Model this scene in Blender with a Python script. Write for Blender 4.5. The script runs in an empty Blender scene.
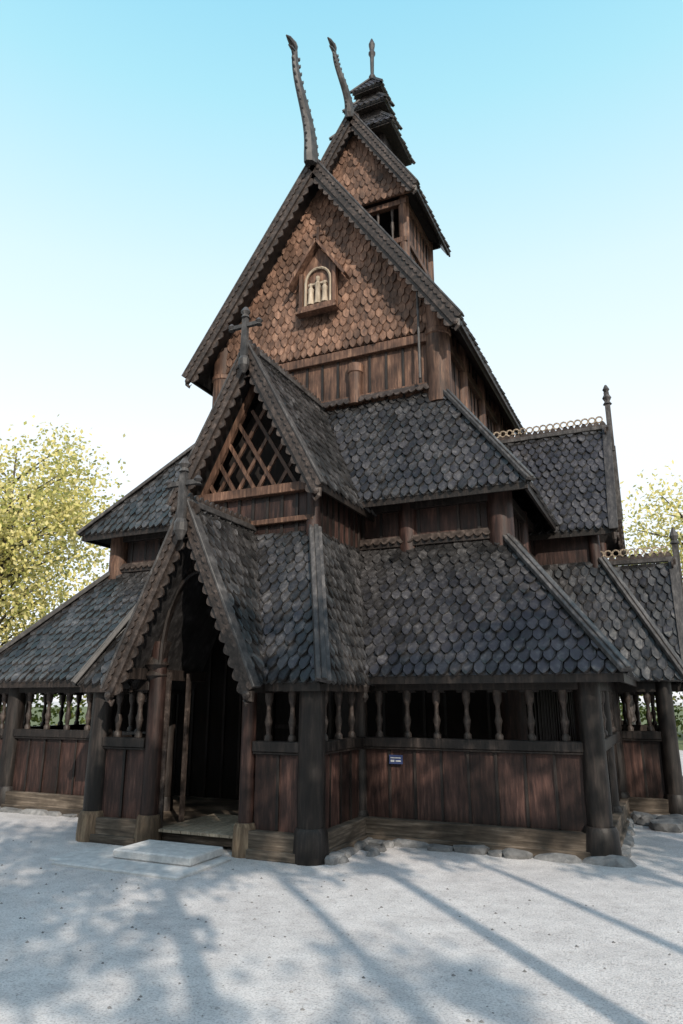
import bpy, math, random
from mathutils import Vector, Matrix
random.seed(7)
V=Vector
scene=bpy.context.scene
# ---------------------------------------------------------------- materials
def newmat(name):
    m=bpy.data.materials.new(name); m.use_nodes=True
    nt=m.node_tree; nt.nodes.clear()
    out=nt.nodes.new('ShaderNodeOutputMaterial')
    return m,nt,out
def N(nt,t,**k):
    n=nt.nodes.new(t)
    for a,b in k.items(): setattr(n,a,b)
    return n
def ramp(nt,fac,stops):
    r=nt.nodes.new('ShaderNodeValToRGB')
    el=r.color_ramp.elements
    while len(el)<len(stops): el.new(0.5)
    for e,(p,c) in zip(el,stops):
        e.position=p; e.color=(c[0],c[1],c[2],1)
    nt.links.new(fac,r.inputs['Fac'])
    return r.outputs['Color']
def mat_wood(name,cols,rough=.7,scale=(14,14,1.6),bump=.35,var=.5,blotch=.5,spec=.3):
    m,nt,out=newmat(name)
    tc=N(nt,'ShaderNodeTexCoord'); mp=N(nt,'ShaderNodeMapping')
    mp.inputs['Scale'].default_value=scale
    nt.links.new(tc.outputs['Object'],mp.inputs['Vector'])
    geo=N(nt,'ShaderNodeNewGeometry')
    add=N(nt,'ShaderNodeVectorMath',operation='ADD')
    sc=N(nt,'ShaderNodeMath',operation='MULTIPLY'); sc.inputs[1].default_value=37.
    nt.links.new(geo.outputs['Random Per Island'],sc.inputs[0])
    nt.links.new(mp.outputs[0],add.inputs[0]); nt.links.new(sc.outputs[0],add.inputs[1])
    n1=N(nt,'ShaderNodeTexNoise'); n1.inputs['Scale'].default_value=1.5; n1.inputs['Detail'].default_value=6; n1.inputs['Roughness'].default_value=.65
    nt.links.new(add.outputs[0],n1.inputs['Vector'])
    col=ramp(nt,n1.outputs['Fac'],[(.3,cols[0]),(.52,cols[1]),(.72,cols[2])])
    n2=N(nt,'ShaderNodeTexNoise'); n2.inputs['Scale'].default_value=1.7; n2.inputs['Detail'].default_value=4
    nt.links.new(tc.outputs['Object'],n2.inputs['Vector'])
    b=ramp(nt,n2.outputs['Fac'],[(.35,(1-blotch,)*3),(.6,(1,1,1))])
    mx=N(nt,'ShaderNodeMixRGB',blend_type='MULTIPLY'); mx.inputs[0].default_value=1
    nt.links.new(col,mx.inputs[1]); nt.links.new(b,mx.inputs[2])
    rv=N(nt,'ShaderNodeMapRange'); rv.inputs['To Min'].default_value=1-var; rv.inputs['To Max'].default_value=1+var
    nt.links.new(geo.outputs['Random Per Island'],rv.inputs['Value'])
    mx2=N(nt,'ShaderNodeMixRGB',blend_type='MULTIPLY'); mx2.inputs[0].default_value=1
    nt.links.new(mx.outputs[0],mx2.inputs[1]); nt.links.new(rv.outputs[0],mx2.inputs[2])
    p=N(nt,'ShaderNodeBsdfPrincipled'); nt.links.new(mx2.outputs[0],p.inputs['Base Color'])
    rr=N(nt,'ShaderNodeMapRange'); rr.inputs['To Min'].default_value=rough-.15; rr.inputs['To Max'].default_value=rough+.2
    nt.links.new(n1.outputs['Fac'],rr.inputs['Value']); nt.links.new(rr.outputs[0],p.inputs['Roughness'])
    p.inputs['Specular IOR Level'].default_value=spec
    bp=N(nt,'ShaderNodeBump'); bp.inputs['Strength'].default_value=bump; bp.inputs['Distance'].default_value=.02
    nt.links.new(n1.outputs['Fac'],bp.inputs['Height']); nt.links.new(bp.outputs[0],p.inputs['Normal'])
    nt.links.new(p.outputs[0],out.inputs[0])
    return m
M={}
M['shingle']=mat_wood('tarred_roof_shingles',[(.012,.011,.0112),(.031,.0285,.0285),(.083,.077,.076)],rough=.4,scale=(9,9,4),var=.6,blotch=.45,spec=.5)
M['ridge']=mat_wood('grey_tarred_board',[(.022,.02,.02),(.055,.05,.049),(.12,.11,.107)],rough=.5,scale=(10,4,4),var=.2,blotch=.3)
M['gable']=mat_wood('weathered_gable_shingles',[(.07,.038,.026),(.18,.10,.068),(.31,.185,.128)],rough=.65,scale=(9,9,3),var=.4,blotch=.5)  # weathered orange wood of the gable shingles
M['board']=mat_wood('red_brown_wall_boards',[(.014,.0075,.0065),(.046,.023,.0185),(.11,.057,.044)],rough=.5,var=.45,blotch=.6)
M['post']=mat_wood('dark_tarred_posts',[(.007,.0055,.005),(.02,.015,.013),(.056,.041,.035)],rough=.5,var=.2,blotch=.5)
M['warm']=mat_wood('warm_tarred_wood',[(.035,.018,.012),(.11,.058,.039),(.25,.145,.095)],rough=.6,var=.35,blotch=.6)
M['trim']=mat_wood('carved_brown_trim',[(.018,.013,.011),(.048,.036,.031),(.12,.09,.077)],rough=.5,scale=(8,8,8),var=.15,blotch=.3)
M['sill']=mat_wood('weathered_sill_timber',[(.038,.028,.021),(.105,.08,.06),(.24,.19,.15)],rough=.8,scale=(1.5,1.5,18),var=.2,blotch=.6)
M['pale']=mat_wood('pale_weathered_wood',[(.18,.14,.10),(.32,.255,.19),(.46,.38,.30)],rough=.8,var=.15,blotch=.25)
M['base']=mat_wood('orange_base_blocks',[(.05,.032,.02),(.14,.095,.062),(.27,.2,.135)],rough=.8,var=.25,blotch=.6)
M['dark']=mat_wood('interior_shade_wood',[(.004,.003,.003),(.01,.007,.006),(.02,.013,.01)],rough=.8,var=.3,blotch=.3)  # near-black wood, the shade of the interiors put into its colour
def mat_stone(name,c0,c1,scale=6,bump=.6,rough=.9):
    m,nt,out=newmat(name)
    tc=N(nt,'ShaderNodeTexCoord')
    n=N(nt,'ShaderNodeTexNoise'); n.inputs['Scale'].default_value=scale; n.inputs['Detail'].default_value=8; n.inputs['Roughness'].default_value=.7
    nt.links.new(tc.outputs['Object'],n.inputs['Vector'])
    col=ramp(nt,n.outputs['Fac'],[(.3,c0),(.7,c1)])
    geo=N(nt,'ShaderNodeNewGeometry')
    rv=N(nt,'ShaderNodeMapRange'); rv.inputs['To Min'].default_value=.7; rv.inputs['To Max'].default_value=1.25
    nt.links.new(geo.outputs['Random Per Island'],rv.inputs['Value'])
    mx=N(nt,'ShaderNodeMixRGB',blend_type='MULTIPLY'); mx.inputs[0].default_value=1
    nt.links.new(col,mx.inputs[1]); nt.links.new(rv.outputs[0],mx.inputs[2])
    p=N(nt,'ShaderNodeBsdfPrincipled'); p.inputs['Roughness'].default_value=rough
    nt.links.new(mx.outputs[0],p.inputs['Base Color'])
    bp=N(nt,'ShaderNodeBump'); bp.inputs['Strength'].default_value=bump; bp.inputs['Distance'].default_value=.03
    nt.links.new(n.outputs['Fac'],bp.inputs['Height']); nt.links.new(bp.outputs[0],p.inputs['Normal'])
    nt.links.new(p.outputs[0],out.inputs[0])
    return m
M['stone']=mat_stone('foundation_stone',(.07,.068,.068),(.25,.24,.235))
M['slab']=mat_stone('pale_stone_slab',(.30,.29,.29),(.5,.485,.475),scale=9,bump=.4)
def mat_ground():
    m,nt,out=newmat('pale_gravel')
    tc=N(nt,'ShaderNodeTexCoord')
    def noise(s,d=8,r=.6):
        n=N(nt,'ShaderNodeTexNoise'); n.inputs['Scale'].default_value=s; n.inputs['Detail'].default_value=d; n.inputs['Roughness'].default_value=r
        nt.links.new(tc.outputs['Object'],n.inputs['Vector']); return n
    a=noise(.45,6); b=noise(3.2,8,.75); c=noise(60,3,.7); d=noise(14,6,.8)
    ca=ramp(nt,a.outputs['Fac'],[(.3,(.50,.465,.455)),(.7,(.63,.595,.58))])
    cb=ramp(nt,b.outputs['Fac'],[(.3,(.74,.735,.74)),(.6,(1,1,1))])
    cc=ramp(nt,c.outputs['Fac'],[(.3,(.5,.5,.5)),(.5,(1,1,1)),(.75,(1.12,1.12,1.12))])
    cd_=ramp(nt,d.outputs['Fac'],[(.33,(.62,.6,.59)),(.45,(1,1,1))])
    last=ca
    for x in (cb,cc,cd_):
        m1=N(nt,'ShaderNodeMixRGB',blend_type='MULTIPLY'); m1.inputs[0].default_value=1
        nt.links.new(last,m1.inputs[1]); nt.links.new(x,m1.inputs[2]); last=m1.outputs[0]
    p=N(nt,'ShaderNodeBsdfPrincipled'); p.inputs['Roughness'].default_value=.95; p.inputs['Specular IOR Level'].default_value=.2
    nt.links.new(last,p.inputs['Base Color'])
    ad=N(nt,'ShaderNodeMath',operation='MULTIPLY_ADD'); ad.inputs[1].default_value=.4
    nt.links.new(c.outputs['Fac'],ad.inputs[0]); nt.links.new(b.outputs['Fac'],ad.inputs[2])
    bp=N(nt,'ShaderNodeBump'); bp.inputs['Strength'].default_value=.5; bp.inputs['Distance'].default_value=.05
    nt.links.new(ad.outputs[0],bp.inputs['Height']); nt.links.new(bp.outputs[0],p.inputs['Normal'])
    nt.links.new(p.outputs[0],out.inputs[0]); return m
M['ground']=mat_ground()
M['grass']=mat_stone('dry_grass',(.05,.07,.02),(.13,.14,.05),scale=3,bump=.8)
def mat_leaf(name,c0,c1,c2,trans=.45):
    m,nt,out=newmat(name)
    geo=N(nt,'ShaderNodeNewGeometry')
    col=ramp(nt,geo.outputs['Random Per Island'],[(0,c0),(.5,c1),(1,c2)])
    d=N(nt,'ShaderNodeBsdfDiffuse'); t=N(nt,'ShaderNodeBsdfTranslucent'); mx=N(nt,'ShaderNodeMixShader'); mx.inputs[0].default_value=trans
    nt.links.new(col,d.inputs[0]); nt.links.new(col,t.inputs[0])
    nt.links.new(d.outputs[0],mx.inputs[1]); nt.links.new(t.outputs[0],mx.inputs[2]); nt.links.new(mx.outputs[0],out.inputs[0])
    return m
M['leafy']=mat_leaf('autumn_yellow_leaves',(.30,.32,.10),(.60,.53,.20),(.74,.65,.34))
M['leafg']=mat_leaf('green_leaves',(.05,.08,.02),(.12,.15,.04),(.25,.24,.08))
M['bark']=mat_stone('tree_bark',(.03,.022,.018),(.09,.07,.055),scale=12)
def flat(name,c,r=.5):
    m,nt,out=newmat(name); p=N(nt,'ShaderNodeBsdfPrincipled'); p.inputs['Base Color'].default_value=(*c,1); p.inputs['Roughness'].default_value=r
    nt.links.new(p.outputs[0],out.inputs[0]); return m
M['blue']=flat('sign_blue_enamel',(.03,.045,.12)); M['white']=flat('sign_white_enamel',(.45,.45,.45))
# ---------------------------------------------------------------- mesh builder
class MB:
    def __init__(s): s.v=[]; s.f=[]
    def add(s,vs,fs):
        o=len(s.v); s.v+= [tuple(v) for v in vs]; s.f+=[tuple(i+o for i in f) for f in fs]
    def obj(s,name,mat,parent=None,smooth=False,bevel=0):
        me=bpy.data.meshes.new(name); me.from_pydata(s.v,[],s.f); me.update()
        o=bpy.data.objects.new(name,me); scene.collection.objects.link(o)
        me.materials.append(mat)
        if smooth:
            for p in me.polygons: p.use_smooth=True
        if bevel:
            b=o.modifiers.new('Bevel','BEVEL'); b.width=bevel; b.segments=1; b.limit_method='ANGLE'
        if parent: o.parent=parent
        return o
PARTS={}
def P(k):
    if k not in PARTS: PARTS[k]=MB()
    return PARTS[k]
BOXF=[(0,3,2,1),(4,5,6,7),(0,1,5,4),(1,2,6,5),(2,3,7,6),(3,0,4,7)]
def box(mb,x0,x1,y0,y1,z0,z1):
    mb.add([(x0,y0,z0),(x1,y0,z0),(x1,y1,z0),(x0,y1,z0),(x0,y0,z1),(x1,y0,z1),(x1,y1,z1),(x0,y1,z1)],BOXF)
def beam(mb,p,q,w,h,up=V((0,0,1)),taper=1):
    p=V(p);q=V(q);up=V(up); d=(q-p).normalized(); s=d.cross(up)
    if s.length<1e-4: s=d.cross(V((0,1,0)))
    s.normalize(); u=s.cross(d).normalized()
    vs=[]
    for c,k in((p,1),(q,taper)):
        for a,b in((-1,-1),(1,-1),(1,1),(-1,1)): vs.append(c+s*(a*w*k/2)+u*(b*h*k/2))
    mb.add(vs,BOXF)
def lathe(mb,base,prof,n=14,axis=V((0,0,1))):
    base=V(base); z=V(axis).normalized(); x=z.orthogonal().normalized(); y=z.cross(x)
    vs=[];fs=[]
    for r,h in prof:
        for i in range(n):
            a=2*math.pi*i/n; vs.append(base+z*h+(x*math.cos(a)+y*math.sin(a))*r)
    for k in range(len(prof)-1):
        for i in range(n):
            j=(i+1)%n; fs.append((k*n+i,k*n+j,(k+1)*n+j,(k+1)*n+i))
    fs.append(tuple(range(n-1,-1,-1))); m=(len(prof)-1)*n; fs.append(tuple(m+i for i in range(n)))
    mb.add(vs,fs)
def tube(mb,pts,rad,n=8):
    pts=[V(p) for p in pts]; vs=[];fs=[]
    for i,p in enumerate(pts):
        d=(pts[min(i+1,len(pts)-1)]-pts[max(i-1,0)]).normalized()
        x=d.cross(V((1,0.01,0))); 
        if x.length<.05: x=d.cross(V((0,1,0)))
        x.normalize(); y=d.cross(x)
        r=rad[i]; rx,ry=r if isinstance(r,tuple) else (r,r)
        for k in range(n):
            a=2*math.pi*k/n; vs.append(p+x*math.cos(a)*rx+y*math.sin(a)*ry)
    for i in range(len(pts)-1):
        for k in range(n):
            j=(k+1)%n; fs.append((i*n+k,i*n+j,(i+1)*n+j,(i+1)*n+k))
    fs.append(tuple(range(n-1,-1,-1))); m=(len(pts)-1)*n; fs.append(tuple(m+k for k in range(n)))
    mb.add(vs,fs)
def prism(mb,poly,off):
    n=len(poly); off=V(off); vs=[V(p) for p in poly]+[V(p)+off for p in poly]
    fs=[tuple(range(n)),tuple(range(2*n-1,n-1,-1))]
    for i in range(n):
        j=(i+1)%n; fs.append((i,i+n,j+n,j))
    mb.add(vs,fs)
def shingles(mb,slabmb,poly,sw=.155,rh=.18,out=None,slab=.06,jit=.006,lift=.045):
    poly=[V(p) for p in poly]
    n=(poly[1]-poly[0]).cross(poly[2]-poly[0]).normalized()
    if out is not None and n.dot(V(out))<0: n=-n
    u=V((0,0,1)).cross(n).normalized(); w=n.cross(u).normalized()
    if w.z<0: w=-w
    o=poly[0]
    pu=[(p-o).dot(u) for p in poly]; pw=[(p-o).dot(w) for p in poly]
    w0,w1=min(pw),max(pw)
    def rng(ww):
        ww=min(max(ww,w0+1e-4),w1-1e-4); xs=[]
        for i in range(len(poly)):
            j=(i+1)%len(poly)
            if (pw[i]-ww)*(pw[j]-ww)<=0 and abs(pw[i]-pw[j])>1e-9:
                t=(ww-pw[i])/(pw[j]-pw[i]); xs.append(pu[i]+t*(pu[j]-pu[i]))
        return (min(xs),max(xs)) if xs else (0,0)
    if slab: prism(slabmb,[p-n*.001 for p in poly],-n*slab)
    rows=int(math.ceil((w1-w0)/rh))
    umin,umax=min(pu),max(pu)
    prof=[(-.49,.75),(-.48,.52),(-.38,.34),(-.2,.14),(0,0),(.2,.14),(.38,.34),(.48,.52),(.49,.75)]
    for r in range(rows):
        wb=w0+r*rh-.03
        k=int((umax-umin)/sw)+3
        rowoff=random.uniform(-.01,.01)
        for i in range(k):
            uc=umin+(i-1+(.5 if r%2 else 0))*sw+random.uniform(-jit,jit)+rowoff
            dw=random.uniform(-jit,jit); L=rh*1.9; lf=lift+random.uniform(-.006,.014)
            if random.random()<.03: lf+=.02; dw-=.02
            sww=sw*random.uniform(.93,.98)
            pts=[(uc+a*sww,wb+dw+b*rh,lf) for a,b in prof]+[(uc+.49*sww,wb+L,.012),(uc-.49*sww,wb+L,.012)]
            q=[]
            for a,b,c in pts:
                b=min(b,w1); lo,hi=rng(b); q.append((min(max(a,lo),hi),b,c))
            if max(x[0] for x in q)-min(x[0] for x in q)<sw*.25: continue
            if q[-1][1]-q[len(prof)//2][1]<.03: continue
            tilt=random.uniform(-.01,.01)
            top=[o+u*a+w*b+n*(c+tilt*(1 if a>uc else -1)) for a,b,c in q]
            m=len(prof); low=[t-n*.036 for t in top[:m]]
            nt_=len(top)
            fs=[tuple(range(nt_))]+[(i2,nt_+i2,nt_+i2+1,i2+1) for i2 in range(m-1)]
            fs+= [(0,nt_-1,nt_),(m-1,nt_+m-1,m)]
            mb.add(top+low,fs)
def scallop(mb,p,q,down,n,width,amp,pitch,thick):
    p=V(p);q=V(q);down=V(down).normalized();n=V(n).normalized()
    L=(q-p).length; k=max(2,int(round(L/pitch))); m=6
    top=[];bot=[]
    for i in range(k*m+1):
        t=i/(k*m); c=p+(q-p)*t; top.append(c)
        bot.append(c+down*(width-amp+amp*abs(math.sin(math.pi*t*k))))
    N_=len(top); vs=top+bot+[v+n*thick for v in top]+[v+n*thick for v in bot]; fs=[]
    for i in range(N_-1):
        fs.append((i,i+1,N_+i+1,N_+i)); fs.append((2*N_+i,3*N_+i,3*N_+i+1,2*N_+i+1))
        fs.append((i,2*N_+i,2*N_+i+1,i+1)); fs.append((N_+i,N_+i+1,3*N_+i+1,3*N_+i))
    fs.append((0,N_,3*N_,2*N_)); fs.append((N_-1,3*N_-1,4*N_-1,2*N_-1))
    mb.add(vs,fs)
# ---------------------------------------------------------------- church
church=bpy.data.objects.new('stave_church',None); scene.collection.objects.link(church)
Z=V((0,0,1))
def arc_wall(Pp,Qq,outn,boardw=.33,nb=None):
    Pp=V((*Pp,0));Qq=V((*Qq,0)); d=(Qq-Pp); L=d.length; d.normalize(); nn=V((*outn,0))
    beam(P('sill_beams'),Pp+Z*.19+nn*.03,Qq+Z*.19+nn*.03,.2,.2)
    beam(P('sill_beams'),Pp+Z*.05+nn*.07,Qq+Z*.05+nn*.07,.2,.1)
    n=max(1,round(L/boardw)); bw=L/n
    for i in range(n):
        a=Pp+d*(i*bw+.012); b=Pp+d*((i+1)*bw-.012); off=nn*random.uniform(-.01,.01)
        beam(P('wall_boards'),a+Z*.72+off,b+Z*.72+off,.05,.88)
        if i>0:
            c=Pp+d*(i*bw)+nn*.03; beam(P('wall_battens'),c+Z*.3,c+Z*1.15,.035,.02,up=nn)
    beam(P('rail_beams'),Pp+Z*1.215+nn*.02,Qq+Z*1.215+nn*.02,.16,.12)
    beam(P('rail_beams'),Pp+Z*1.14+nn*.035,Qq+Z*1.14+nn*.035,.1,.03)
    beam(P('rail_beams'),Pp+Z*1.95,Qq+Z*1.95,.17,.16)
    nb=nb or max(1,round(L/.42))
    for i in range(nb):
        c=Pp+d*((i+.5)*L/nb)+Z*1.276
        r=.034; lathe(P('balusters'),c,[(r*1.5,0),(r*1.5,.05),(r*.8,.08),(r*1.1,.16),(r*1.5,.22),(r*.9,.29),(r*.8,.4),(r*1.4,.45),(r*1.6,.5),(r*1.6,.6)],n=10)
        beam(P('rail_beams'),c+Z*.59-d*.12,c+Z*.59+d*.12,.06,.05)
def post(x,y,r=.16,z1=2.05,base=True,mat='gallery_posts',bmat='base_dark',br=None,bh=.36,zb=0):
    lathe(P(mat),(x,y,zb),[(r*1.0,0),(r*1.03,.8),(r,z1*.5),(r*.96,z1-zb)],n=18)
    if base:
        br=br or r*1.3
        lathe(P(bmat),(x,y,zb),[(br*1.02,-.03),(br*1.05,.08),(br*.98,bh-.05),(br*.85,bh)],n=12)
W=4.56; WL=-5.45
yN=1.45; xA=3.35; xL=-4.15; yB=8.6
post(W,0,.14,br=.2); post(-4.87,0,.15,br=.19); post(WL,0,.15,br=.19)
BX=1.59; BY=-1.44
post(BX,BY,.16,br=.2); post(-BX,BY,.15,bmat='base_warm',br=.2)
post(.74,BY-.02,.09,bmat='base_warm',br=.15,z1=2.5,mat='porch_posts'); post(-.68,BY-.02,.11,bmat='base_warm',br=.16,z1=2.5,mat='porch_posts')
post(BX,0,.1,bmat='base_dark',br=.13); post(-BX,0,.1,bmat='base_dark',br=.13)
arc_wall((BX+.08,0),(W-.1,0),(0,-1),boardw=.36,nb=7)
arc_wall((-4.77,0),(-BX-.08,0),(0,-1),nb=7); arc_wall((WL+.1,0),(-4.97,0),(0,-1),nb=1)
arc_wall((.84,BY),(BX-.1,BY),(0,-1),nb=2); arc_wall((-BX+.1,BY),(-.78,BY),(0,-1),nb=2)
arc_wall((BX,BY+.12),(BX,-.08),(1,0),nb=3); arc_wall((-BX,BY+.12),(-BX,-.08),(-1,0),nb=3)
SB0,SB1=3.45,6.55; SX=5.35
arc_wall((W,.12),(W,SB0),(1,0)); arc_wall((W,SB1),(W,9.9),(1,0))
arc_wall((W+.1,SB0),(SX-.1,SB0),(0,-1),nb=2); arc_wall((W+.1,SB1),(SX-.1,SB1),(0,1),nb=2)
arc_wall((SX,SB0+.1),(SX,4.3),(1,0)); arc_wall((SX,5.7),(SX,SB1-.1),(1,0))
for yy in(SB0,SB1,4.3,5.7): post(SX,yy,.13)
post(W,SB0-.05,.12); post(W,1.75,.1)
arc_wall((WL,.12),(WL,9.9),(-1,0))
for yy in(2.5,5,7.5): post(WL,yy,.13)
post(W,9.9,.165); post(WL,9.9,.165); arc_wall((WL+.1,9.9),(W-.1,9.9),(0,1))
box(P('gallery_floor'),WL,W,.06,9.8,.05,.17); box(P('gallery_floor'),-BX,BX,BY+.1,.06,.05,.168)
for i in range(9): box(P('porch_floor_planks'),-.6+i*.14,-.6+i*.14+.132,BY-.02,BY+1.3,.168,.2)
def boards_wall(Pp,Qq,z0,z1,outn,bw=.32,mat='wall_boards'):
    Pp=V((*Pp,0));Qq=V((*Qq,0)); d=Qq-Pp; L=d.length; d.normalize(); nn=V((*outn,0)); n=max(1,round(L/bw)); b=L/n
    for i in range(n):
        a=Pp+d*(i*b+.008); c=Pp+d*((i+1)*b-.008); off=nn*random.uniform(-.012,.012)
        beam(P(mat),a+Z*((z0+z1)/2)+off,c+Z*((z0+z1)/2)+off,.06,z1-z0)
        if i>0:
            e=Pp+d*(i*b)+nn*.035; beam(P('wall_battens'),e+Z*z0,e+Z*z1,.045,.03,up=nn)
for A,B,n in(((xL,yN),(xA,yN),(0,-1)),((xA,yN),(xA,yB),(1,0)),((xL,yN),(xL,yB),(-1,0)),((xL,yB),(xA,yB),(0,1))):
    boards_wall(A,B,.17,4.0,n,mat='inner_wall_boards')  # lower boards near-black, gallery shade put into their colour
    boards_wall(A,B,4.0,4.95,n)
    a=V((*A,4.2));b=V((*B,4.2)); nn=V((*n,0))
    beam(P('wall_beams'),a+nn*.06,b+nn*.06,.12,.14); beam(P('wall_beams'),a+nn*.05+Z*.62,b+nn*.05+Z*.62,.16,.16)
for X_ in(xL,xA):
    for yy in(yN,yB): lathe(P('wall_columns' if X_>0 else 'warm_columns'),(X_,yy,.1),[(.2,0),(.2,4.9)],n=20)  # left columns take the lighter wood, sunlight put into their colour
    for yy in (3.1,4.8,6.6): lathe(P('wall_columns'),(X_,yy,3.9),[(.14,0),(.14,1.05)],n=14)
for xx in(-2.2,1.85): lathe(P('wall_columns'),(xx,yN,3.9),[(.16,0),(.16,1.0)],n=16)
for sx in(-1,1):
    prism(P('portal_carving'),[(sx*.55,yN-.12,.17),(sx*.9,yN-.12,.17),(sx*.85,yN-.12,2.6),(sx*.55,yN-.12,2.3)],(0,.06,0))
    lathe(P('portal_carving'),(sx*.55,yN-.16,.17),[(.08,0),(.06,.1),(.06,1.9),(.1,2.0),(.1,2.1)],n=12)
prev=None
for i in range(13):
    a=math.pi*i/12; p=V((.55*math.cos(a),yN-.14,2.2+.55*math.sin(a)))
    if prev is not None: beam(P('portal_carving'),prev,p,.1,.12,up=(0,1,0))
    prev=p
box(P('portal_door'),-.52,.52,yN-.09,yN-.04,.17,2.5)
for zz in(.6,1.3,2.0): box(P('portal_ironwork'),-.5,.45,yN-.105,yN-.092,zz,zz+.06)
ez=2.05; tz=4.16; ey=-.32; ty=1.43; eb=10.22; tb=8.65
SH=P('roof_shingles'); SL=P('roof_slabs')
def hip(p,q,w=.18,up=(0,0,1),t=.06,lift=.07):
    p=V(p);q=V(q); d=(q-p).normalized(); u=V(up); u=(u-d*u.dot(d)).normalized()
    p2=p-d*.04
    beam(P('hip_boards'),p2+u*lift,q+u*lift,w,t,up=u)
    beam(P('hip_boards'),p2+u*(lift+t/2+.012),q+u*(lift+t/2+.012),w*.35,.03,up=u)
def eave(p,q,n,h=.1):
    p=V(p);q=V(q); beam(P('eave_boards'),p-Z*.05,q-Z*.05,.04,h)
for s,ex,tx in((1,4.99,3.37),(-1,5.85,4.17)):
    shingles(SH,SL,[(s*1.0,ey,ez),(s*ex,ey,ez),(s*tx,ty,tz),(s*1.0,ty,tz)],out=(0,-1,1))
    shingles(SH,SL,[(s*ex,ey,ez),(s*ex,eb,ez),(s*tx,tb,tz),(s*tx,ty,tz)],out=(s,0,1))
    hip((s*ex,ey,ez),(s*tx,ty,tz)); hip((s*ex,eb,ez),(s*tx,tb,tz))
    eave((s*1.75,ey+.03,ez),(s*ex,ey+.03,ez),(0,-1,0)); eave((s*(ex-.03),ey,ez),(s*(ex-.03),eb,ez),(s,0,0))
    scallop(P('roof_trim'),(s*1.0,ty-.06,tz+.14),(s*tx,ty-.06,tz+.14),(0,-.5,-1),(0,-1,.5),.14,.06,.14,.025)
shingles(SH,SL,[(-5.85,eb,ez),(4.99,eb,ez),(3.37,tb,tz),(-4.17,tb,tz)],out=(0,1,1),sw=.3,rh=.3)
be=(1.82,-1.68,1.95); bt=(1.0,-.3,4.13)
for s in(1,-1):
    shingles(SH,SL,[(s*.93,be[1],be[2]),(s*be[0],be[1],be[2]),(s*bt[0],bt[1],bt[2]),(s*.02,bt[1],bt[2])],out=(0,-1,1),sw=.145,rh=.175)
    shingles(SH,SL,[(s*be[0],be[1],be[2]),(s*be[0],.4,be[2]),(s*bt[0],1.4,bt[2]),(s*bt[0],bt[1],bt[2])],out=(s,0,.5),sw=.15,rh=.175)
    hip((s*be[0],be[1],be[2]),bt and (s*bt[0],bt[1],bt[2]),up=(s*.8,-.6,.8),w=.19)
    eave((s*.95,be[1]+.03,be[2]),(s*be[0],be[1]+.03,be[2]),(0,-1,0)); eave((s*(be[0]-.03),be[1],be[2]),(s*(be[0]-.03),-.1,be[2]),(s,0,0))
    lathe(P('pendants'),(s*(be[0]-.02),-.32,1.72),[(.01,0),(.05,.06),(.035,.12),(.06,.2),(.04,.3)],n=8)
def gable_roof(f,ridge_z,eave_z,hw,l0,l1,sw=.15,rh=.175,thick=.09,crest=True,bw=.17,amp=.05,pit=.15):
    for s in(1,-1):
        out=f(s,0,.6)-f(0,0,0)
        shingles(SH,SL,[f(s*hw,l0,eave_z),f(s*hw,l1,eave_z),f(0,l1,ridge_z),f(0,l0,ridge_z)],out=out,sw=sw,rh=rh,slab=thick)
        nn=(f(0,-1,0)-f(0,0,0))
        d=(f(0,0,ridge_z)-f(s*hw,0,eave_z)).normalized()
        down=d.cross(nn); 
        if down.z>0: down=-down
        e=f(s*hw,l0,eave_z)-d*.12+V((0,0,.06)); a=f(0,l0,ridge_z)+Z*.1
        scallop(P('barge_boards'),e,a,down,nn,bw,.001,1,.045)
        scallop(P('barge_carving'),e+nn*.047-down*.0,a+nn*.047,down,nn,bw*.45,amp*.6,pit*.7,.02)
        scallop(P('barge_carving'),e-nn*.03+down*bw*.9,a-nn*.03+down*bw*.9,down,nn,bw*.7,amp*1.3,pit*1.1,.03)
        beam(P('hip_boards'),e-down*.02+nn*.0,a-down*.02+nn*.0,.16,.035,up=down)
        lathe(P('barge_boards'),e+down*bw*.75+nn*.03-d*.03,[(.01,-.05),(.05,-.04),(.05,.03),(.02,.05)],n=10,axis=nn)
        tube(P('barge_boards'),[e+down*bw*.5,e+down*bw*.8-d*.1,e+down*bw*1.2-d*.12,e+down*bw*1.3-d*.05],[.05,.04,.03,.012],6)
        eave(f(s*(hw-.02),l0,eave_z),f(s*(hw-.02),l1,eave_z),(0,0,0))
    if crest:
        a=f(0,l0,ridge_z+.06); b=f(0,l1,ridge_z+.06)
        beam(P('hip_boards'),a,b,.14,.08)
        lat=(f(1,0,0)-f(0,0,0))
        scallop(P('ridge_crest'),a+Z*.02-lat*.015,b+Z*.02-lat*.015,(0,0,1),lat,.13,.07,.12,.03)
west=lambda a,l,z: V((a,l,z))
south=lambda a,l,z: V((-l,a+5.0,z))
gable_roof(west,7.05,4.72,1.27,-.65,2.0,pit=.16)
gable_roof(west,4.17,1.93,1.06,-1.95,-.25,pit=.15,bw=.15)
gable_roof(south,6.95,4.7,1.15,-4.85,-2.2,pit=.16)
gable_roof(south,4.2,2.0,1.0,-5.75,-4.4,pit=.15)
box(P('wall_boards'),3.4,4.5,4.1,5.9,4.0,4.75)
prism(P('gable_infill'),[(4.42,4.05,4.7),(4.42,5.95,4.7),(4.42,5,6.7)],(.05,0,0))
for yy in (4.1,5.9): lathe(P('wall_columns'),(4.48,yy,3.9),[(.1,0),(.1,.95)],n=14)
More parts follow.
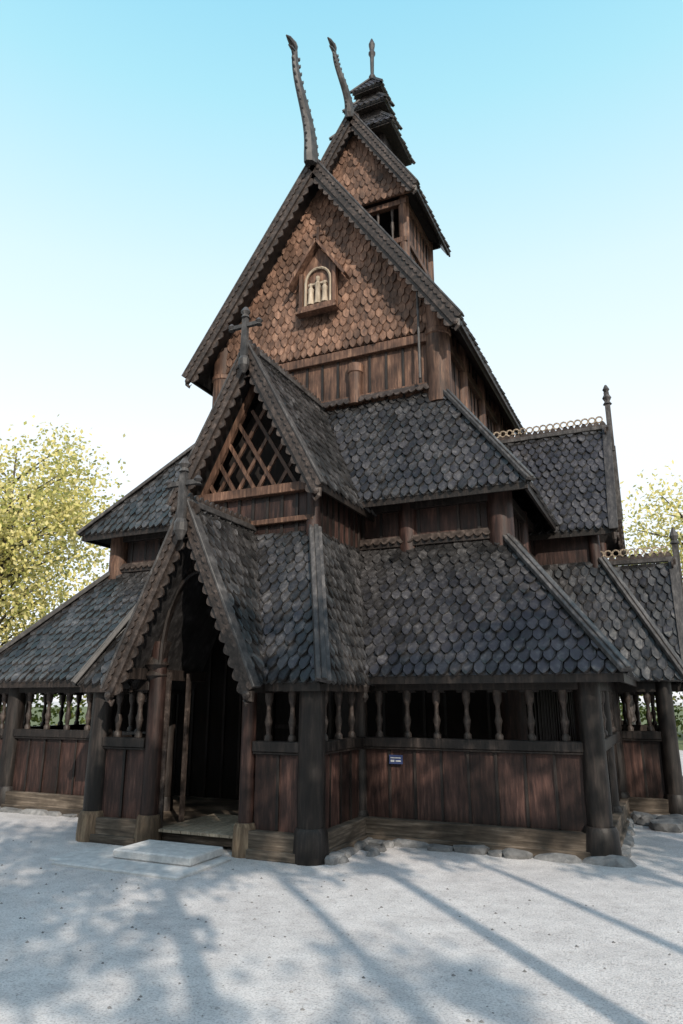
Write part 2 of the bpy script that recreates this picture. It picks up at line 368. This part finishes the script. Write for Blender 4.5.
for s in(1,-1):
    ye=5+s*1.8; yt=5+s*.9
    shingles(SH,SL,[(5.68,5+s*.2,2.05),(5.68,ye,2.05),(4.55,yt,4.16),(4.55,5+s*.02,4.16)],out=(1,0,1))
    shingles(SH,SL,[(4.3,ye,2.05),(5.68,ye,2.05),(4.55,yt,4.16),(3.3,yt,4.16)],out=(0,s,1))
    hip((5.68,ye,2.05),(4.55,yt,4.16),up=(.7,s*.7,.8))
def lace(p,q,r=.065):
    p=V(p);q=V(q); L=(q-p).length; n=int(L/(r*2)); d=(q-p).normalized()
    for i in range(n):
        c=p+d*(i+.5)*L/n; pr=None
        for k in range(9):
            a=2*math.pi*k/8; x=c+d*math.cos(a)*r+Z*math.sin(a)*r
            if pr is not None: beam(P('ridge_lace'),pr,x,.025,.03,up=d.cross(Z))
            pr=x
lace((2.6,5,7.2),(4.8,5,7.2)); lace((4.3,5,4.45),(5.7,5,4.45))
beam(P('finials'),(4.92,5,6.5),(4.92,5,7.75),.1,.1); beam(P('finials'),(4.92,5,5.1),(4.92,5,6.6),.13,.06)
lathe(P('finials'),(4.92,5,7.5),[(.09,0),(.05,.06),(.09,.14),(.03,.25),(.07,.32),(.02,.42)],n=8)
beam(P('finials'),(5.82,5,3.2),(5.82,5,4.6),.11,.1); lathe(P('finials'),(5.82,5,4.55),[(.09,0),(.05,.06),(.08,.14),(.02,.3)],n=8)
for s in(1,-1):
    lathe(P('wall_columns'),(s*1.0,-.32,3.95),[(.1,0),(.1,.9)],n=16)
    boards_wall((s*1.0,-.3),(s*1.0,1.5),4.0,4.8,(s,0),bw=.2)
boards_wall((-1.0,-.3),(1.0,-.3),4.0,4.75,(0,-1),bw=.25)
beam(P('wall_beams_warm'),(-1.15,-.38,4.78),(1.15,-.38,4.78),.14,.14)
beam(P('wall_beams_warm'),(-1.05,-.38,4.3),(1.05,-.38,4.3),.08,.08)
prism(P('shade_backing'),[(-1.0,-.05,4.85),(1.0,-.05,4.85),(0,-.05,6.7)],(0,.04,0))  # dark sheet standing in for the shade behind the lattice
def clipx(z): return (6.75-z)*.53
for k in range(-3,4):
    for sg in(1,-1):
        x0=k*.36
        zs=[4.86+i*.02 for i in range(95)]
        ins=[(x0+sg*(z-4.85)*.62,z) for z in zs if abs(x0+sg*(z-4.85)*.62)<clipx(z)*.98 and z<6.2]
        if len(ins)>5:
            a,b=ins[0],ins[-1]; yy=-.26 if sg>0 else -.3
            beam(P('lattice'),(a[0],yy,a[1]),(b[0],yy,b[1]),.055,.035,up=(0,1,0))
for s in(1,-1): beam(P('lattice_frame'),(s*.95,-.3,4.87),(0,-.3,6.75),.1,.06,up=(0,1,0))
def spandrel(s,y):
    pts=[]
    for i in range(11):
        a=math.pi/2*i/10; pts.append((s*.60*math.cos(a)**.85 if i<10 else 0.0,y,2.2+1.2*math.sin(a)))
    n=len(pts)
    def edge(z): return s*max(.02,min(.85,(3.95-z)*.45+.02))
    for i in range(n-1):
        p0,p1=pts[i],pts[i+1]
        q0=(edge(p0[2]),y,p0[2]); q1=(edge(p1[2]),y,p1[2])
        prism(P('porch_arch'),[p0,q0,q1,p1],(0,.06,0))
    prism(P('porch_arch'),[(0,y,3.4),(edge(3.4),y,3.4),(s*.04,y,3.9),(0,y,3.9)],(0,.06,0))
    tube(P('arch_moulding'),[V(p)+V((0,-.02,0)) for p in pts],[.03]*n,6)
for s in(1,-1): spandrel(s,BY-.08)
beam(P('porch_arch'),(-.7,BY-.05,2.05),(-.55,BY-.05,2.5),.09,.09); beam(P('porch_arch'),(.7,BY-.05,2.05),(.55,BY-.05,2.5),.09,.09)
for s in(1,-1):
    beam(P('porch_plates'),(s*.85,-1.9,2.08),(s*.85,-.2,2.08),.12,.14)
    lathe(P('porch_capitals'),(s*.71,BY-.02,2.0),[(.1,0),(.15,.06),(.11,.12),(.16,.2),(.1,.3)],n=14)
# door jamb board standing against the left porch post
beam(P('door_jamb'),(-.555,-1.4,.2),(-.555,-1.4,2.1),.07,.03,up=(0,1,0))
beam(P('door_jamb'),(-.6,-.9,.2),(-.6,-.9,2.1),.05,.05,up=(0,1,0))
def crossfin(y,z0,z1,arm_z,arm):
    beam(P('finials'),(0,y,z0),(0,y,z1),.11,.08,taper=.8)
    beam(P('finials'),(-arm,y,arm_z),(arm,y,arm_z),.06,.06)
    for s in(1,-1):
        lathe(P('finials'),(s*arm,y,arm_z-.04),[(.055,0),(.03,.03),(.06,.07),(.02,.12)],n=8)
    lathe(P('finials'),(0,y,z1-.04),[(.07,0),(.045,.05),(.08,.1),(.03,.18)],n=8)
    lathe(P('finials'),(0,y,z0-.02),[(.03,-.12),(.09,0),(.09,.1),(.06,.16)],n=10)
crossfin(-.76,6.75,7.6,7.42,.25); crossfin(-2.06,3.85,4.66,4.46,.23)
e2x,e2y,e2z=3.88,.92,4.84; t2x,t2y,t2z=2.33,2.02,7.02; yNB=8.0; e2b=9.12; e2L=4.68
for s,E in((1,e2x),(-1,e2L)):
    shingles(SH,SL,[(s*E,e2y,e2z),(s*E,e2b,e2z),(s*t2x,yNB,t2z),(s*t2x,t2y,t2z)],out=(s,0,1))
    hip((s*E,e2y,e2z),(s*t2x,t2y,t2z)); hip((s*E,e2b,e2z),(s*t2x,yNB,t2z))
    eave((s*(E-.03),e2y,e2z),(s*(E-.03),e2b,e2z),0*Z)
shingles(SH,SL,[(-e2L,e2y,e2z),(e2x,e2y,e2z),(t2x,t2y,t2z),(-t2x,t2y,t2z)],out=(0,-1,1))
shingles(SH,SL,[(-e2L,e2b,e2z),(e2x,e2b,e2z),(t2x,yNB,t2z),(-t2x,yNB,t2z)],out=(0,1,1),sw=.3,rh=.3)
eave((-e2L,e2y+.03,e2z),(e2x,e2y+.03,e2z),0*Z)
scallop(P('roof_trim'),(-t2x,t2y-.07,t2z+.16),(t2x,t2y-.07,t2z+.16),(0,-.5,-1),(0,-1,.5),.16,.07,.14,.025)
for A,B,n in(((-2.3,2.04),(2.3,2.04),(0,-1)),((2.3,2.04),(2.3,8),(1,0)),((-2.3,2.04),(-2.3,8),(-1,0)),((-2.3,8),(2.3,8),(0,1))):
    boards_wall(A,B,6.9,8.75 if n[1]==0 else 8.1,n,mat='warm_boards')
    a=V((*A,0));b=V((*B,0)); nn=V((*n,0))
    beam(P('wall_beams_warm'),a+nn*.06+Z*8.1,b+nn*.06+Z*8.1,.14,.18); beam(P('wall_beams_warm'),a+nn*.05+Z*7.16,b+nn*.05+Z*7.16,.12,.12)
for s in(1,-1):
    for yy in(2.04,8.0): lathe(P('warm_columns'),(s*2.3,yy,6.8),[(.22,0),(.22,1.3),(.24,1.32),(.24,1.4),(.22,1.42),(.22,2.0)],n=22)
    lathe(P('warm_columns'),(s*.7,1.98,7.05),[(.13,0),(.13,.62),(.15,.64),(.15,.8),(.12,.82)],n=16)
    for yy in(3.5,5,6.5): lathe(P('warm_columns'),(s*2.32,yy,6.8),[(.14,0),(.14,1.9)],n=16)
GR,GE,GH=12.3,8.15,2.83
gs=(GR-GE)/GH
gp=[(-2.3,1.93,8.22),(2.3,1.93,8.22),(2.3,1.93,GR-.12-gs*2.3),(0,1.93,GR-.12),(-2.3,1.93,GR-.12-gs*2.3)]
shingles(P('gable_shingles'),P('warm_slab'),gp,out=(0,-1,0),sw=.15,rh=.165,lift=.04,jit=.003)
prism(P('warm_slab'),[(-2.3,8.05,8.2),(2.3,8.05,8.2),(2.3,8.05,8.8),(0,8.05,12.1),(-2.3,8.05,8.8)],(0,.05,0))
gable_roof(west,GR,GE,GH,1.5,8.3,sw=.2,rh=.22,thick=.12,bw=.2,amp=.055,pit=.18)
tube(P('rain_pipe'),[(2.02,1.80,9.35),(2.02,1.80,7.25)],[.025,.025],8)
zs=9.1; yS=1.84
box(P('shrine_frame'),-.4,.4,yS-.16,yS,zs-.02,zs+.08)
box(P('shrine_frame'),-.44,.44,yS-.2,yS,zs-.07,zs-.022)
for s in(1,-1):
    box(P('shrine_frame'),s*.36-.04,s*.36+.04,yS-.12,yS,zs+.08,zs+.85)
    beam(P('shrine_frame'),(s*.62,yS-.1,zs+.58),(0,yS-.1,zs+1.5),.22,.05,up=(s,0,.6))
prism(P('shrine_frame'),[(-.36,yS-.04,zs+.08),(.36,yS-.04,zs+.08),(.36,yS-.04,zs+.9),(0,yS-.04,zs+1.4),(-.36,yS-.04,zs+.9)],(0,.03,0))
pts=[(.27*math.cos(math.pi*i/10),yS-.08,zs+.62+.3*math.sin(math.pi*i/10)) for i in range(11)]
tube(P('shrine_relief'),[(.27,yS-.08,zs+.12)]+pts+[(-.27,yS-.08,zs+.12)],[.028]*13,6)
for x,h in((0,.62),(-.15,.48),(.15,.48)):
    lathe(P('shrine_relief'),(x,yS-.08,zs+.12),[(.075,0),(.06,.1),(.05,h*.5),(.065,h*.7),(.03,h*.8),(.045,h*.88),(.04,h*.97),(.01,h)],n=10)
beam(P('shrine_relief'),(-.2,yS-.09,zs+.56),(.2,yS-.09,zs+.56),.04,.04)
box(P('shrine_relief'),-.3,.3,yS-.09,yS-.04,zs+.085,zs+.13)
beam(P('shrine_frame'),(0,yS-.08,zs+1.4),(0,yS-.08,zs+1.85),.06,.06); beam(P('shrine_frame'),(-.12,yS-.08,zs+1.68),(.12,yS-.08,zs+1.68),.05,.05)
ty0,ty1,tw=3.95,5.8,1.08
boards_wall((tw,ty0),(tw,ty1),10.3,12.95,(1,0),bw=.25,mat='warm_boards'); boards_wall((-tw,ty0),(-tw,ty1),10.3,12.95,(-1,0),bw=.25,mat='warm_boards')
box(P('warm_boards'),-tw,tw,ty0,ty0+.05,10.3,11.75); box(P('warm_boards'),-tw,tw,ty1-.05,ty1,10.3,12.9)
box(P('shade_backing'),-tw+.05,tw-.05,ty0+.7,ty0+.72,11,12.9)  # dark sheets added here for the shade inside the turret
prism(P('shade_backing'),[(-1.35,ty1+.1,12.8),(1.35,ty1+.1,12.8),(0,ty1+.1,15.0)],(0,.05,0))
box(P('shade_backing'),-tw-.3,tw+.3,3.8,6.1,12.93,12.96)
for s in(1,-1):
    lathe(P('warm_columns'),(s*tw,ty0,10.3),[(.12,0),(.12,2.6)],n=14); lathe(P('warm_columns'),(s*tw,ty1,10.3),[(.12,0),(.12,2.6)],n=14)
lathe(P('warm_columns'),(.1,ty0,10.5),[(.08,0),(.08,2.4)],n=12)
for zz in(11.75,12.75): beam(P('wall_beams_warm'),(-tw-.1,ty0-.05,zz),(tw+.1,ty0-.05,zz),.14,.14)
for zz in(11.75,12.75): beam(P('wall_beams_warm'),(tw+.05,ty0,zz),(tw+.05,ty1,zz),.1,.14)
for xx in(.45,.8): lathe(P('balusters'),(xx,ty0,11.8),[(.04,0),(.025,.2),(.045,.45),(.025,.6),(.04,.9)],n=8)
AR,AE,AH=15.2,12.76,1.54
gp=[(-1.4,3.72,12.86),(1.4,3.72,12.86),(0,3.72,15.05)]
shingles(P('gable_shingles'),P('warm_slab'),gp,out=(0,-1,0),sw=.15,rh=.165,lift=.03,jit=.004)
gable_roof(west,AR,AE,AH,3.42,6.2,sw=.18,rh=.2,bw=.18,pit=.16)
def pyr(z0,h0,z1,h1,cy=4.85,sw=.15,rh=.17):
    for n,(a,b) in(((0,-1),((-1,-1),(1,-1))),((1,0),((1,-1),(1,1))),((0,1),((1,1),(-1,1))),((-1,0),((-1,1),(-1,-1)))):
        q=[(a[0]*h0,cy+a[1]*h0,z0),(b[0]*h0,cy+b[1]*h0,z0),(b[0]*h1,cy+b[1]*h1,z1),(a[0]*h1,cy+a[1]*h1,z1)]
        shingles(SH,SL,q,out=(n[0],n[1],.5),sw=sw,rh=rh,slab=.04,lift=.03)
    for a in((-1,-1),(1,-1),(1,1),(-1,1)): hip((a[0]*h0,cy+a[1]*h0,z0),(a[0]*h1,cy+a[1]*h1,z1),up=(a[0],a[1],.8),w=.09,t=.03,lift=.035)
    box(P('turret_body'),-h0+.03,h0-.03,cy-h0+.03,cy+h0-.03,z0-.07,z0-.045)
box(P('turret_body'),-.5,.5,4.35,5.35,14.0,15.35); pyr(15.35,.8,16.05,.36)
box(P('turret_body'),-.34,.34,4.51,5.19,16.0,16.35); pyr(16.32,.55,16.8,.24)
box(P('turret_body'),-.23,.23,4.62,5.08,16.75,17.0); pyr(17.0,.4,17.6,.03,sw=.12,rh=.13)
lathe(P('finials'),(0,4.85,17.5),[(.09,0),(.05,.1),(.1,.2),(.05,.32),(.06,.9),(.1,1.0),(.06,1.1),(.09,1.3),(.02,1.5)],n=8)
def dragon(y,z,lean,h,s=1):
    pts=[];rad=[]; n=14
    for i in range(n+1):
        t=i/n; yy=y-lean*(t**.8)+.1*math.sin(t*6); pts.append((0.03*math.sin(t*5),yy,z+h*t)); rad.append(((.16*(1-t)+.07)*s,(.08*(1-t)+.05)*s))
    x,yy,zz=pts[-1]
    pts+= [(x,yy-.1,zz+.07),(x,yy-.24,zz+.06),(x,yy-.36,zz+.02)]; rad+=[(.095*s,.075*s),(.06*s,.05*s),(.015,.015)]
    tube(P('dragon_heads'),pts,rad,8)
    tube(P('dragon_heads'),[(x,yy-.03,zz-.04),(x,yy-.16,zz-.06),(x,yy-.27,zz-.12)],[(.05,.045),(.035,.035),(.01,.01)],6)
    tube(P('dragon_heads'),[(x,yy+.02,zz+.05),(x,yy+.06,zz+.17),(x,yy+.02,zz+.26)],[.04,.03,.008],6)
    for i in range(1,n):
        p=V(pts[i]); r=rad[i][0]
        tube(P('dragon_heads'),[p+V((0,r*.6,0)),p+V((0.02,r+.05,.05)),p+V((0.03,r+.07,.12))],[.05,.035,.008],5)
        tube(P('dragon_heads'),[p+V((0,-r*.6,0)),p+V((0.0,-r-.03,.04)),p+V((0.0,-r-.04,.08))],[.04,.025,.008],5)
dragon(1.42,12.2,.70,2.15); dragon(3.38,15.1,.8,1.15,.85)
dragon(5.0+3.2,12.2,-.6,2.0,.8)
box(P('wall_boards'),-1.9,1.9,8.9,12,0.1,5.2)
for s in(1,-1):
    shingles(SH,SL,[(s*2.4,8.4,4.9),(s*2.4,12.4,4.9),(0,12.4,8.2),(0,8.4,8.2)],out=(s,0,1),sw=.3,rh=.3)
prism(P('wall_boards'),[(-1.9,12,5.2),(1.9,12,5.2),(0,12,7.9)],(0,-.05,0))
lathe(P('wall_columns'),(0,12.6,0),[(1.5,0),(1.5,3.2)],n=20); lathe(P('roof_slabs'),(0,12.6,3.1),[(1.9,0),(1.0,1.8),(.02,3.2)],n=20)
def rock(mb,c,sx,sy,sz,seg=2):
    import bmesh
    bm=bmesh.new(); bmesh.ops.create_icosphere(bm,subdivisions=2,radius=1)
    sd=random.random()*50
    vs=[]
    for i,v in enumerate(bm.verts):
        co=v.co; 
        k=[math.copysign(abs(x)**.6,x) for x in co]
        j=1+.12*math.sin(co.x*3+sd)+.1*math.sin(co.y*4+sd*2)+.1*math.sin(co.z*5+sd*3)
        vs.append((c[0]+k[0]*sx*j,c[1]+k[1]*sy*j,c[2]+k[2]*sz*j))
    fs=[tuple(v.index for v in f.verts) for f in bm.faces]; bm.free(); mb.add(vs,fs)
def rocks(p,q,n=(0,-1)):
    p=V((*p,0));q=V((*q,0)); L=(q-p).length; d=(q-p).normalized(); t=0
    while t<L:
        w=random.uniform(.1,.3)
        c=p+d*(t+w)+V((n[0],n[1],0))*random.uniform(.0,.08)
        rock(P('foundation_stones'),(c.x,c.y,-.02),w if abs(d.x)>.5 else random.uniform(.1,.16),random.uniform(.1,.16) if abs(d.x)>.5 else w,random.uniform(.07,.12)); t+=w*1.9
rocks((1.55,-.14),(W+.1,-.14)); rocks((WL,-.1),(-1.6,-.1)); rocks((W+.1,.1),(W+.1,3.4),(1,0)); rocks((W,3.35),(5.6,3.35)); rocks((1.7,-1.5),(1.7,0),(1,0)); rocks((5.45,3.4),(5.45,6.5),(1,0))
for i in range(9): rock(P('foundation_stones'),(4.9+random.uniform(-.05,1.3),2.6+random.uniform(-.4,.7),.02),random.uniform(.12,.25),random.uniform(.1,.2),random.uniform(.08,.18))
for i in range(5): rock(P('foundation_stones'),(1.9+random.uniform(-.15,.3),-1.3+i*.25,.0),random.uniform(.06,.12),random.uniform(.06,.12),.06)
pm={'roof_shingles':'shingle','roof_slabs':'shingle','hip_boards':'ridge','eave_boards':'post','roof_trim':'trim','barge_boards':'trim','barge_carving':'trim','ridge_crest':'trim','ridge_lace':'pale','finials':'ridge','dragon_heads':'ridge','sill_beams':'sill','wall_boards':'board','wall_battens':'post','rail_beams':'post','balusters':'trim','gallery_posts':'post','porch_posts':'board','base_dark':'post','base_warm':'base','gallery_floor':'sill','porch_floor_planks':'pale','inner_wall_boards':'dark','wall_beams':'post','wall_columns':'board','portal_carving':'post','portal_door':'dark','portal_ironwork':'post','pendants':'trim','gable_infill':'board','wall_beams_warm':'warm','shade_backing':'dark','lattice':'warm','lattice_frame':'warm','porch_arch':'post','arch_moulding':'post','porch_plates':'post','porch_capitals':'post','door_jamb':'trim','warm_boards':'warm','warm_columns':'warm','gable_shingles':'gable','warm_slab':'warm','shrine_frame':'warm','shrine_relief':'pale','turret_body':'post','foundation_stones':'stone','rain_pipe':'ridge'}
SM={'gallery_posts','porch_posts','base_dark','base_warm','balusters','wall_columns','warm_columns','porch_capitals','arch_moulding'}
for k,mb in PARTS.items():
    o=mb.obj(k,M[pm[k]],church,smooth=k in SM,bevel=.008 if k in('sill_beams','rail_beams','wall_beams','wall_beams_warm','hip_boards') else 0)
    if k in SM:
        me=o.data
        try: me.set_sharp_from_angle(angle=math.radians(40))
        except Exception: pass
# ---------------------------------------------------------------- slabs, sign
mb=MB(); box(mb,-.95,.75,-2.75,-1.75,-.02,.035); box(mb,-1.15,-.96,-2.6,-1.9,-.02,.028)
box(mb,-.45,.62,-2.35,-1.72,.037,.13)
mb.obj('stone_doorstep',M['slab'],None,bevel=.015)
sg=bpy.data.objects.new('information_sign',None); scene.collection.objects.link(sg)
mb=MB(); box(mb,2.03,2.21,-.075,-.055,.95,1.06); mb.obj('sign_plate',M['blue'],sg)
mb=MB(); box(mb,2.05,2.19,-.08,-.0765,1.02,1.03); box(mb,2.05,2.1,-.08,-.0765,.975,1.0); box(mb,2.12,2.19,-.08,-.0765,.98,.995); mb.obj('sign_lettering',M['white'],sg)
# ---------------------------------------------------------------- ground
mb=MB(); R=600
mb.add([(-R,-R,0),(R,-R,0),(R,R,0),(-R,R,0)],[(0,1,2,3)]); mb.obj('gravel_ground',M['ground'])
mb=MB(); n=64; 
ring=[]
for i in range(n+1):
    a=math.pi*(i/n)*1.1-.15; r=17+1.5*math.sin(i*1.7)+1.2*math.sin(i*.6)
    ring.append((r*math.cos(a),4+r*math.sin(a),.004)); 
vs=ring+[(x*12,(y-4)*12+4,.004) for x,y,z in ring]
mb.add(vs,[(i,n+1+i,n+2+i,i+1) for i in range(n)]); mb.obj('grass_lawn',M['grass'])
# small loose pebbles in the yard (one object)
mb=MB(); rp=random.Random(11)
for i in range(700):
    x=rp.uniform(-5,8); y=rp.uniform(-8.3,-1.9); 
    if -1.3<x<.9 and y>-2.9: continue
    s=rp.uniform(.006,.018); vs=[(x+s*math.cos(k*1.26+i),y+s*.8*math.sin(k*1.26+i),.001) for k in range(5)]+[(x,y,s*.8)]
    mb.add(vs,[(k,(k+1)%5,5) for k in range(5)])
mb.obj('pebbles',M['stone'])
# ---------------------------------------------------------------- trees
def tree(name,x,y,h,cr,leafmat,nclump=45,nleaf=260,ls=.16,cb=.35,seed=0,tr=.22,flat=.85,spread=1.0):
    rnd=random.Random(seed)
    e=bpy.data.objects.new(name,None); scene.collection.objects.link(e); e.location=(x,y,0)
    tb_=MB(); lf=MB()
    zc=h*(cb+(1-cb)/2); rz=h*(1-cb)/2
    top=V((rnd.uniform(-.4,.4),rnd.uniform(-.4,.4),h*.9))
    tp=[V((0,0,-.1)),V((.05,.02,h*.15)),V((.1,-.1,h*.35)),V((.0,.1,h*.6)),top]
    tube(tb_,tp,[tr*1.4,tr,tr*.8,tr*.5,tr*.12],9)
    for c in range(nclump):
        while True:
            d=V((rnd.uniform(-1,1),rnd.uniform(-1,1),rnd.uniform(-1,1)))
            if .3<d.length<1: break
        C=V((d.x*cr,d.y*cr,zc+d.z*rz*flat))
        zb=max(h*.25,min(C.z-cr*.4*rnd.uniform(.4,1.2),h*.8)); t=zb/h
        b0=V((.05,0,zb)); mid=(b0+C)/2+V((rnd.uniform(-.2,.2),rnd.uniform(-.2,.2),.2))
        tube(tb_,[b0,mid,C],[tr*.28,tr*.16,.02],5)
        sr=cr*rnd.uniform(.14,.26)*spread
        for i in range(int(nleaf*rnd.uniform(.5,1.3))):
            p=C+V((rnd.gauss(0,1)*sr,rnd.gauss(0,1)*sr,rnd.gauss(0,.75)*sr))
            a=V((rnd.gauss(0,1),rnd.gauss(0,1),rnd.gauss(0,1))).normalized(); b=a.orthogonal().normalized(); 
            s=ls*rnd.uniform(.6,1.3)
            lf.add([p-a*s*.6,p+b*s*.35,p+a*s*.6,p-b*s*.35],[(0,1,2,3)])
    tb_.obj('trunk_and_limbs',M['bark'],e,smooth=True); lf.obj('foliage',leafmat,e)
    return e
tree('autumn_tree',-20.6,12.2,14.2,4.4,M['leafy'],70,340,.17,.2,1)
tree('autumn_tree',-25,9,10,4.0,M['leafy'],45,230,.22,.2,2)
tree('autumn_tree',-16,20,8.5,4.2,M['leafg'],45,230,.22,.15,3)
tree('autumn_tree',7.3,22.5,11.2,3.6,M['leafy'],54,220,.17,.2,4)
tree('autumn_tree',13.5,24,10,3.8,M['leafg'],40,200,.2,.2,5)
tree('autumn_tree',2,32,9,4,M['leafg'],40,200,.22,.15,6)
rnd=random.Random(5)
def mass(name,mat,a0,a1,n,rad,cnt,sz,zc,zsp,xsp):
    hd=MB()
    for i in range(n):
        a=math.radians(a0+(a1-a0)*i/(n-1)); r=rad+rnd.uniform(-.08,.1)*rad; c=V((r*math.cos(a),4+r*math.sin(a),zc*rnd.uniform(.7,1.3)))
        for k in range(cnt):
            p=c+V((rnd.gauss(0,xsp),rnd.gauss(0,xsp),rnd.gauss(0,zsp)))
            if p.z<0: p.z=-p.z
            u_=V((rnd.gauss(0,1),rnd.gauss(0,1),rnd.gauss(0,1))).normalized(); w_=u_.orthogonal().normalized(); s=sz*rnd.uniform(.6,1.3)
            hd.add([p-u_*s*.6,p+w_*s*.4,p+u_*s*.6,p-w_*s*.4],[(0,1,2,3)])
    hd.obj(name,mat)
mass('hedge',M['leafg'],-15,192,46,27,380,.22,1.5,.9,1.2)
mass('unseen_tree_belt',M['leafg'],190,350,30,46,380,.95,5.0,2.8,3.0)  # unseen tree belt added behind the camera to cut low sky light
# trees on the near side, towards the sun: their trunks and crowns dapple the yard
def near(off,al,h,cr,cb,nc,nl,seed,tr=.13,sp=.75):
    x=.73*off+.68*al; y=.68*off-.73*al
    tree('birch_tree',x,y,h,cr,M['leafg'],nc,nl,.14,cb,seed,tr=tr,spread=sp)
near(-1.5,14,10.5,1.3,.55,16,150,21,.15)
near(-.35,15,11.0,1.2,.60,14,130,22,.11)
near(.75,13.3,10.0,1.3,.62,13,120,23,.13)
near(1.9,14.2,10.5,1.2,.60,13,120,30,.10)
near(3.3,14,10.5,1.5,.50,16,140,24,.14)
near(5.2,15,11,1.8,.35,16,140,26,.15)
near(-3.3,14.5,10.8,1.4,.45,18,140,25,.14)
near(-5.8,14,10.5,1.6,.5,14,130,27,.15)
near(-2.3,18.5,10.5,1.3,.35,16,160,28,.11)
near(.2,20,10.5,1.2,.38,12,150,29,.11)
# ---------------------------------------------------------------- light
EL=math.radians(31); az=math.atan2(.68,-.73)
sdir=V((math.sin(az)*math.cos(EL),math.cos(az)*math.cos(EL),math.sin(EL)))
ld=bpy.data.lights.new('sun','SUN'); ld.energy=5; ld.angle=math.radians(.5); ld.color=(1,.92,.8)
lo=bpy.data.objects.new('sun',ld); scene.collection.objects.link(lo); lo.rotation_euler=sdir.to_track_quat('Z','Y').to_euler(); lo.location=sdir*60
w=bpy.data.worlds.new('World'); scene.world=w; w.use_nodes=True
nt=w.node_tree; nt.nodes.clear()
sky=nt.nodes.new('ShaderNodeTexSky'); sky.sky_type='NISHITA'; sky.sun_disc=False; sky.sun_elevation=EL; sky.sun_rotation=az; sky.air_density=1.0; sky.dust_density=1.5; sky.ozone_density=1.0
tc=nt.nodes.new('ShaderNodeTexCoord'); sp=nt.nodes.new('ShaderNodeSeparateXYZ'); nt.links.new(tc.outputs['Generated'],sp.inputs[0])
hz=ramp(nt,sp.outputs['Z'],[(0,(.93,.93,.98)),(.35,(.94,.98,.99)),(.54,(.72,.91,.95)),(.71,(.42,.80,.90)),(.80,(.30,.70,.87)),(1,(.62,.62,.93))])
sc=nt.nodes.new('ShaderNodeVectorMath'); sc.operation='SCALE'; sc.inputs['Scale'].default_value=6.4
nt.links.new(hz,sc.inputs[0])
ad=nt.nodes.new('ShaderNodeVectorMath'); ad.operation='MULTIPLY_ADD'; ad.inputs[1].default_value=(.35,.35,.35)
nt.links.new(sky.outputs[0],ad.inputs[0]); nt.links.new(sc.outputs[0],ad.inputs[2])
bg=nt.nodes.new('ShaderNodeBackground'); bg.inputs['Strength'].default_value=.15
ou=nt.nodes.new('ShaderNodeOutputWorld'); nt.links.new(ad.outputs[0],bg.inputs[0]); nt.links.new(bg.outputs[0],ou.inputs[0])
scene.view_settings.view_transform='Standard'; scene.view_settings.look='None'; scene.view_settings.exposure=0
# ---------------------------------------------------------------- camera
cd=bpy.data.cameras.new('camera'); cd.sensor_fit='VERTICAL'; cd.sensor_height=36; cd.lens=700/1024*36; cd.clip_end=3000
co=bpy.data.objects.new('camera',cd); scene.collection.objects.link(co); co.location=(5.46,-9.1,1.75)
co.rotation_euler=(math.radians(90+15.03),0,math.radians(24.5)); scene.camera=co
